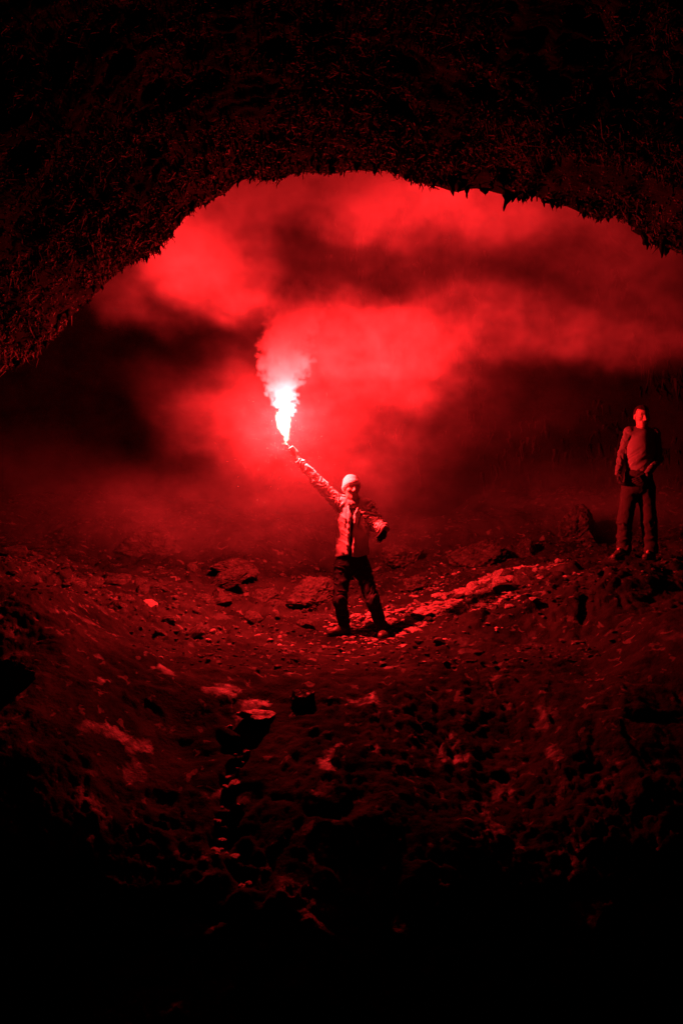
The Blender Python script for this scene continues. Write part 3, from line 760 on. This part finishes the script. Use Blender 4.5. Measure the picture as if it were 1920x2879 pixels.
# glove
F = Field(J['wr'] - .2, J['wr'] + .2, .005)
hand(F, J['wr'], P(1071, 1515, Yc - .3) - J['wr'], [-.3, .6, 0], curl=.35, r=1.15, size=.95, side=1)
F.cap(J['wr'] + (J['er'] - J['wr']) * .14, J['wr'], .036, .030, k=.01)
link('glove', F.mesh('glove'), M_GLOVE, p1)
gz = lambda x, y: float(ground_z(np.array([x]), np.array([y]))[0])
def on(pt, dz=.0): return np.array([pt[0], pt[1], gz(pt[0], pt[1]) + dz])
boot(p1, on(P(976, 1784, Yc - .06), .004), on(P(922, 1784, Yc - .18), .004), J['al'] + [0, 0, -.03], 551)
boot(p1, on(P(1084, 1796, Yc - .10), .004), on(P(1070, 1812, Yc - .34), .004), J['ar'] + [0, 0, -.03], 553)

# ------------------------------------------------------------------ the flare in his hand
fl = link('hand_flare', None); tag(fl, 'burning red hand flare held up by the man in the beanie', 'flare')
F = Field(hl - .2, hl + .2, .004)
F.cap(hl - TUBE_D * .085, TIP - TUBE_D * .01, .0125, k=.001)
F.displace(lambda x, y, z: np.where(np.abs(((x - hl[0]) * TUBE_D[0] + (y - hl[1]) * TUBE_D[1] + (z - hl[2]) * TUBE_D[2]) - .07) < .006, -.002, 0))
link('tube', F.mesh('tube'), M_TUBE, fl)
F = Field(hl - .2, hl + .2, .004)
F.cap(hl - TUBE_D * .108, hl - TUBE_D * .088, .0150, .0145, k=.001); F.ell(hl - TUBE_D * .112, (.011, .011, .011), k=.004)
link('cap', F.mesh('cap'), M_METAL, fl)
lamp = bpy.data.lights.new('flare_light', 'POINT'); lamp.energy = FLARE_POWER; lamp.color = FLARE_COL; lamp.shadow_soft_size = .06
LP = TIP + np.array([-.015, -.01, .24])
lo_ = link('flare_light', lamp, None, fl, LP)

# ------------------------------------------------------------------ the second man
Y2c = 10.9
K = dict(pelvis=P(1793, 1352, Y2c), chest=P(1800, 1256, Y2c), neck=P(1803, 1208, Y2c), head=P(1803, 1172, Y2c - .03),
         sl=P(1768, 1216, Y2c), el=P(1749, 1276, Y2c + .02), wl=P(1736, 1330, Y2c - .06),
         sr=P(1838, 1219, Y2c), er=P(1850, 1290, Y2c + .0), wr=P(1816, 1336, Y2c - .18),
         hipl=P(1771, 1376, Y2c), kl=P(1755, 1466, Y2c - .06), al=P(1752, 1544, Y2c - .0),
         hipr=P(1815, 1376, Y2c), kr=P(1823, 1466, Y2c - .07), ar=P(1828, 1548, Y2c - .05))
p2 = link('person', None); p2.empty_display_size = .3
tag(p2, 'man in light grey pullover with darker sleeves and dark trousers watching from the right', 'person')
lo2 = np.array([K['wl'][0] - .2, Y2c - .55, .9]); hi2 = np.array([K['er'][0] + .18, Y2c + .3, K['head'][2] + .2])
F = Field(lo2, hi2, .0065)
hp2, ax2 = head(F, K['head'], .10, -.16, s=1.0, smile=True)
F.cap(K['neck'] - [0, 0, .03], K['head'] + [0, .035, -.05], .052, .047, k=.02)
F.cap(K['pelvis'], K['chest'], .13, .14, k=.04, sc=(1, .70, 1)); F.cap(K['chest'], K['neck'] - [0, 0, .06], .13, .08, k=.05, sc=(1, .70, 1))
F.cap(K['sl'], K['sr'], .05, k=.04)
for a, b, ra, rb in (('sl', 'el', .046, .038), ('el', 'wl', .038, .026), ('sr', 'er', .046, .038), ('er', 'wr', .038, .026),
                     ('hipl', 'kl', .074, .052), ('kl', 'al', .05, .035), ('hipr', 'kr', .074, .052), ('kr', 'ar', .05, .035)):
    F.cap(K[a], K[b], ra, rb, k=.02)
for a, t in (('al', P(1725, 1562, Y2c - .18)), ('ar', P(1812, 1572, Y2c - .2))): F.cap(K[a], K[a] * .5 + t * .5 + [0, 0, .03], .030, .020, k=.01)
HD = {'l': (P(1738, 1362, Y2c - .1) - K['wl'], [.9, -.1, 0], 1), 'r': (P(1786, 1356, Y2c - .24) - K['wr'], [-.1, .9, 0], -1)}
for s_ in 'lr': hand(F, K['w' + s_], HD[s_][0], HD[s_][1], curl=.45, r=.75, side=HD[s_][2])
link('body', F.mesh('body'), M_SKIN, p2)
for s_ in 'lr':
    F = Field(K['w' + s_] - .22, K['w' + s_] + .22, .005)
    hand(F, K['w' + s_], HD[s_][0], HD[s_][1], curl=.45, r=1.12, side=HD[s_][2])
    link('glove', F.mesh('glove'), M_GLOVE, p2)
F = Field(K['head'] - .2, K['head'] + .2, .005)                 # short hair
ch = hp2(0, -.012, .034); F.ell(ch, np.array([.083, .101, .097]), k=.001, axes=ax2)
def hairline(x, y, z):
    p_ = np.stack([x - ch[0], y - ch[1], z - ch[2]], -1) @ ax2.T
    return np.maximum((-.055 + .25 * p_[..., 1]) - p_[..., 2], np.minimum(p_[..., 1] - .02 - .0 * p_[..., 2], (.040 + .2 * np.abs(p_[..., 0])) - p_[..., 2]))
F.displace(lambda x, y, z: -.006 * (fbm(x * 50, y * 50, z * 25, oct=2, seed=601) - .5)); F.clip(hairline)
link('hair', F.mesh('hair'), M_HAIR, p2)
# pullover
F = Field(lo2, hi2, .0065)
F.cap(K['pelvis'] + [0, 0, .05], K['chest'], .138, .153, k=.04, sc=(1, .74, 1)); F.cap(K['chest'], K['neck'] - [0, 0, .055], .150, .085, k=.05, sc=(1, .74, 1))
F.cap(K['neck'] - [0, 0, .05], K['neck'] + [0, .015, .000], .074, .062, k=.02)
F.cap(K['sl'], K['sr'], .062, k=.05)
F.displace(lambda x, y, z: drape(.010, 611, 5, 5, 15, -.7)(x, y, z) * np.clip((K['chest'][2] + .03 - z) / .12, .12, 1)); F.clip(lambda x, y, z: K['pelvis'][2] + .035 - z)
F.clip(lambda x, y, z: np.abs(x - K['chest'][0]) - .165 - .0 * z)
shirt2 = link('pullover', F.mesh('pullover'), M_SHIRT, p2)
for s_ in 'lr':
    F = Field(np.minimum(np.minimum(K['s' + s_], K['e' + s_]), K['w' + s_]) - .16, np.maximum(np.maximum(K['s' + s_], K['e' + s_]), K['w' + s_]) + .16, .0065)
    F.cap(K['s' + s_] + [0, 0, .0], K['e' + s_], .060, .050, k=.02); F.cap(K['e' + s_], K['w' + s_], .050, .034, k=.02)
    F.cap(K['neck'] + [(-.05 if s_ == 'l' else .05), .01, -.02], K['s' + s_] + [0, 0, .008], .034, .050, k=.04)
    F.displace(folds(K['s' + s_], K['e' + s_], 9, .0045, 621)); F.displace(folds(K['e' + s_], K['w' + s_], 9, .004, 623))
    link('sleeve', F.mesh('sleeve'), M_RAGLAN, shirt2)
# trousers, belt
F = Field(P(1700, 1590, Y2c) - [.06, .5, .06], P(1870, 1330, Y2c) + [.06, .3, .1], .0075)
F.cap(K['pelvis'] + [0, 0, .035], K['pelvis'] - [0, 0, .05], .158, .165, k=.03, sc=(1, .76, 1))
for s_ in 'lr':
    F.cap(K['hip' + s_] + [0, 0, .02], K['k' + s_], .098, .080, k=.03); F.cap(K['k' + s_], K['a' + s_], .080, .082, k=.03)
    F.displace(folds(K['k' + s_], K['a' + s_], 6, .006, 631, .6)); F.displace(folds(K['hip' + s_], K['k' + s_], 4, .003, 633, .5))
F.clip(lambda x, y, z: K['al'][2] - .045 - z)
link('trousers', F.mesh('trousers'), M_TROUSER, p2)
boot(p2, on(P(1758, 1552, Y2c + .04), .004), on(P(1722, 1564, Y2c - .2), .004), K['al'] + [0, 0, -.03], 651)
boot(p2, on(P(1830, 1556, Y2c + .0), .004), on(P(1812, 1574, Y2c - .26), .004), K['ar'] + [0, 0, -.03], 653)

# ------------------------------------------------------------------ smoke, plume and flame: gridded volumes
def vol_mat(name, kind, **kw):
    m = bpy.data.materials.new(name); m.use_nodes = True
    n = m.node_tree.nodes; l = m.node_tree.links; n.clear()
    o = n.new('ShaderNodeOutputMaterial')
    v = n.new('ShaderNodeVolumePrincipled')
    v.inputs['Density'].default_value = kw.get('density', 1.0); v.inputs['Color'].default_value = (*kw.get('color', (.93, .93, .93)), 1)
    v.inputs['Anisotropy'].default_value = kw.get('g', 0.0)
    if kind == 'flame':
        at = n.new('ShaderNodeAttribute'); at.attribute_name = 'density'
        mt = n.new('ShaderNodeMath'); mt.operation = 'MULTIPLY'; mt.inputs[1].default_value = kw['emit']
        l.new(at.outputs['Fac'], mt.inputs[0]); l.new(mt.outputs[0], v.inputs['Emission Strength'])
        v.inputs['Emission Color'].default_value = (*kw['ecol'], 1)
    l.new(v.outputs[0], o.inputs['Volume'])
    return m

def volume(name, mat, lo, hi, h, blobs, warp, breakup=None, sharp=None, parent=None, zfade=None):
    """blobs: (centre, radii, roll in the picture plane, density); warp: [(scale, amount)]; breakup: (scale vector, lo, hi, low factor, high factor)"""
    lo, hi = np.array(lo, float), np.array(hi, float)
    bb = np.array([[(lo, hi)[i][0], (lo, hi)[j][1], (lo, hi)[k][2]] for i in (0, 1) for j in (0, 1) for k in (0, 1)])
    fc = np.array([(0, 1, 3, 2), (4, 6, 7, 5), (0, 4, 5, 1), (2, 3, 7, 6), (0, 2, 6, 4), (1, 5, 7, 3)])
    o = link(name, np_mesh(name, bb, fc, False), mat, parent)
    T = bpy.data.node_groups.new(name, 'GeometryNodeTree')
    T.interface.new_socket('Geometry', in_out='OUTPUT', socket_type='NodeSocketGeometry')
    N, Lk = T.nodes, T.links
    def nd(t, **kw):
        q = N.new(t)
        for a, b in kw.items(): setattr(q, a, b)
        return q
    def vm(op, a, b=None):
        q = nd('ShaderNodeVectorMath', operation=op)
        for i_, s_ in enumerate((a, b)):
            if s_ is None: continue
            if hasattr(s_, 'is_linked'): Lk.new(s_, q.inputs[i_])
            else: q.inputs[i_].default_value = tuple(map(float, s_))
        return q.outputs['Value'] if op == 'LENGTH' else q.outputs['Vector']
    def ma(op, a, b=None):
        q = nd('ShaderNodeMath', operation=op)
        for i_, s_ in enumerate((a, b)):
            if s_ is None: continue
            if hasattr(s_, 'is_linked'): Lk.new(s_, q.inputs[i_])
            else: q.inputs[i_].default_value = float(s_)
        return q.outputs[0]
    def mr(v, a, b, c, d, itp='SMOOTHSTEP'):
        q = nd('ShaderNodeMapRange', interpolation_type=itp)
        Lk.new(v, q.inputs[0])
        for i_, s_ in enumerate((a, b, c, d)): q.inputs[1 + i_].default_value = float(s_)
        return q.outputs[0]
    def noise(vec, scale, detail=4, rough=.55):
        q = nd('ShaderNodeTexNoise'); Lk.new(vec, q.inputs['Vector']); q.inputs['Scale'].default_value = scale
        q.inputs['Detail'].default_value = detail; q.inputs['Roughness'].default_value = rough
        return q
    pos = nd('GeometryNodeInputPosition').outputs[0]; p_ = pos
    for s_, amt in warp:
        nz_ = noise(pos, s_)
        p_ = vm('ADD', p_, vm('MULTIPLY', vm('SUBTRACT', nz_.outputs['Color'], (.5, .5, .5)), (amt, amt * .8, amt * .8)))
    tot = None
    for c, r, roll, dens in blobs:
        v_ = vm('SUBTRACT', p_, c)
        if roll:
            q = nd('ShaderNodeVectorRotate', rotation_type='Y_AXIS'); Lk.new(v_, q.inputs['Vector']); q.inputs['Angle'].default_value = math.radians(roll); v_ = q.outputs[0]
        dd = mr(vm('LENGTH', vm('DIVIDE', v_, r)), 0.0, 1.0, dens, 0.0)
        tot = dd if tot is None else ma('ADD', tot, dd)
    for bs, b0, b1, f0, f1 in (breakup or ()):
        nz_ = noise(vm('MULTIPLY', p_, bs), 1.0, 5, .6)
        tot = ma('MULTIPLY', tot, mr(nz_.outputs['Fac'], b0, b1, f0, f1))
    if sharp:
        (ns, namt, a_, b_) = sharp
        nz_ = noise(pos, ns, 4, .6)
        e_ = ma('ADD', tot, ma('MULTIPLY', ma('SUBTRACT', nz_.outputs['Fac'], .5), namt))
        edge = mr(e_, a_, b_, 0, 1)
        tot = edge
    if zfade:
        sx_ = nd('ShaderNodeSeparateXYZ'); Lk.new(pos, sx_.inputs[0])
        tot = ma('MULTIPLY', tot, mr(sx_.outputs[2], *zfade, itp='LINEAR'))
    vc = nd('GeometryNodeVolumeCube')
    Lk.new(tot, vc.inputs['Density'])
    vc.inputs['Min'].default_value = tuple(lo); vc.inputs['Max'].default_value = tuple(hi)
    for k, ax_ in enumerate('XYZ'): vc.inputs['Resolution ' + ax_].default_value = max(2, int((hi[k] - lo[k]) / h))
    sm = nd('GeometryNodeSetMaterial'); sm.inputs['Material'].default_value = mat
    Lk.new(vc.outputs[0], sm.inputs[0])
    go = nd('NodeGroupOutput'); Lk.new(sm.outputs[0], go.inputs[0])
    md = o.modifiers.new('smoke', 'NODES'); md.node_group = T
    return o

def B(px, py, Y, r, roll, dens): return (P(px, py, Y), r, roll, dens)

SMOKE = [
    B(900, 490, 10.9, (2.4, .9, .80), 0, 1.0), B(540, 690, 11.1, (1.4, .8, .78), -30, .75), B(1400, 575, 11.2, (2.5, .9, .65), 6, .50),
    B(690, 550, 11.0, (1.2, .8, .6), -20, .5), B(1800, 720, 11.5, (1.6, 1.0, .9), 8, .20), B(330, 800, 9.6, (.9, .45, .36), -38, .07),
    B(1090, 975, 10.9, (1.35, .55, .74), -12, .36), B(1380, 900, 11.1, (1.7, .6, .62), -4, .30), B(1760, 930, 11.4, (2.1, .7, .62), 2, .22),
    B(880, 900, 10.5, (.50, .4, .5), -30, .24), B(835, 950, 10.35, (.40, .35, .42), -20, .25), B(1000, 840, 10.8, (.8, .5, .35), -25, .05),
    B(800, 1180, 10.25, (1.6, 1.2, 1.4), 0, .017),
    B(570, 1150, 10.6, (1.3, .8, .46), -22, .014), B(230, 1370, 11.3, (2.4, 1.4, .7), -14, .008),
    B(700, 1450, 13.5, (4.4, 1.6, 1.0), 0, .055), B(1700, 1420, 13.8, (2.6, 1.5, .9), -4, .035),
    B(1050, 1260, 11.2, (1.4, 1.1, .9), 0, .022), B(1300, 1120, 12.0, (2.0, 1.3, 1.2), 0, .024),
    B(1150, 740, 12.0, (3.4, 1.6, 1.5), 0, .013), B(1180, 690, 11.8, (2.2, 1.0, .75), 4, .07), B(1650, 720, 12.0, (2.2, 1.4, 1.3), 0, .05),
]
M_SMOKE = vol_mat('smoke', 'smoke', density=2.4, color=(.985, .985, .985))
sm = volume('smoke', M_SMOKE, (-5.8, 8.1, .9), (5.0, 14.6, 6.6), .055, SMOKE, [(.5, .7), (1.5, .75), (4.0, .42), (10, .16)], breakup=[((.8, .8, 1.5), .33, .66, .58, 1.35), ((2.2, 2.2, 4.4), .32, .68, .35, 1.65), ((6.5, 6.5, 9), .34, .66, .5, 1.5)])
tag(sm, 'drifting red lit smoke filling the chamber under the arch', 'smoke', kind='stuff')

PL = []
for px, py, r in ((806, 1165, .11), (804, 1140, .16), (802, 1105, .21), (799, 1065, .27), (797, 1025, .32), (799, 985, .35), (806, 940, .37), (825, 890, .39), (860, 840, .40)):
    PL.append((P(px, py, LP[1] + .02), (r, r, r * 1.05), 0, 1.0))
M_PLUME = vol_mat('flare_plume', 'smoke', density=4.2, color=(.995, .99, .99))
pl = volume('smoke_plume', M_PLUME, P(690, 1180, LP[1] - .5) * [1, 0, 1] + [0, LP[1] - .5, 0], P(1010, 690, LP[1] + .5) * [1, 0, 1] + [0, LP[1] + .55, 0], .016, PL,
            [(2.5, .22), (5.0, .38), (11, .24), (26, .08)], sharp=(12.0, .9, .44, .54), zfade=(P(0, 1120, LP[1])[2], P(0, 840, LP[1])[2], 1.0, .06))
tag(pl, 'dense pale billowing smoke plume rising from the flare flame', 'smoke', kind='stuff')

FLM = []
for k, (t, r) in enumerate(((.0, .024), (.04, .036), (.08, .05), (.12, .066), (.16, .084), (.20, .10), (.245, .108), (.285, .095))):
    FLM.append((TIP + np.array([-.035 * t / .3, -.01, .004 + t]), (r, r, r * 1.1), 0, 1.0))
M_FLAME = vol_mat('flare_flame', 'flame', density=.05, color=(.9, .9, .9), emit=70.0, ecol=(1.0, .60, .42))
fm = volume('flame', M_FLAME, TIP - [.2, .2, .05], TIP + [.2, .2, .58], .011, FLM, [(7, .13), (20, .07)], sharp=(18, .6, .28, .5), parent=fl); tag(fm, kind='stuff')

# sparks flung from the flare
g = np.random.default_rng(900); n = 260
dv_ = g.normal(size=(n, 3)); dv_ /= np.linalg.norm(dv_, axis=1)[:, None]
n = n; rad = .05 + np.abs(g.normal(0, .22, n)) + .25 * g.random(n) ** 3
sp = TIP + np.array([-.02, 0, .03]) + dv_ * rad[:, None] * [1, .8, 1] + np.array([-.05, 0, -.2]) * g.random(n)[:, None] ** 2
oc = np.array([(1, 0, 0), (-1, 0, 0), (0, 1, 0), (0, -1, 0), (0, 0, 1.6), (0, 0, -1.6)]); of = np.array([(0, 2, 4), (2, 1, 4), (1, 3, 4), (3, 0, 4), (2, 0, 5), (1, 2, 5), (3, 1, 5), (0, 3, 5)])
u1 = np.cross(dv_, [0, 0, 1.0]); u1 /= np.linalg.norm(u1, axis=1)[:, None] + 1e-6; u2 = np.cross(dv_, u1)
sz = g.uniform(.0005, .0013, n); lg = sz * np.where(g.random(n) < .12, g.uniform(3, 7, n), 1.3)      # some leave short streaks
SV = (sp[:, None, :] + oc[None, :, 0:1] * (u1 * sz[:, None])[:, None] + oc[None, :, 1:2] * (u2 * sz[:, None])[:, None] + oc[None, :, 2:3] / 1.6 * (dv_ * lg[:, None])[:, None]).reshape(-1, 3)
M_SPARK = bpy.data.materials.new('spark'); M_SPARK.use_nodes = True; M_SPARK.cycles.emission_sampling = 'NONE'
b_ = M_SPARK.node_tree.nodes['Principled BSDF']; b_.inputs['Emission Color'].default_value = (1, .3, .2, 1); b_.inputs['Emission Strength'].default_value = 6; b_.inputs['Base Color'].default_value = (.1, .1, .1, 1)
so = link('sparks', np_mesh('sparks', SV, (np.arange(n)[:, None, None] * 6 + of).reshape(-1, 3), False), M_SPARK)
tag(so, 'fine sparks flying round the burning flare', 'sparks', kind='stuff')

# every thing's empty stands at the thing's base
def rebase(root, base):
    bpy.context.view_layer.update()
    root.location = Vector(base)
    for c in root.children: c.location = Vector(c.location) - Vector(base)
rebase(p1, on((J['pelvis'][0], Yc - .12)))
rebase(p2, on((K['pelvis'][0], Y2c - .05)))
rebase(fl, hl - TUBE_D * .108)
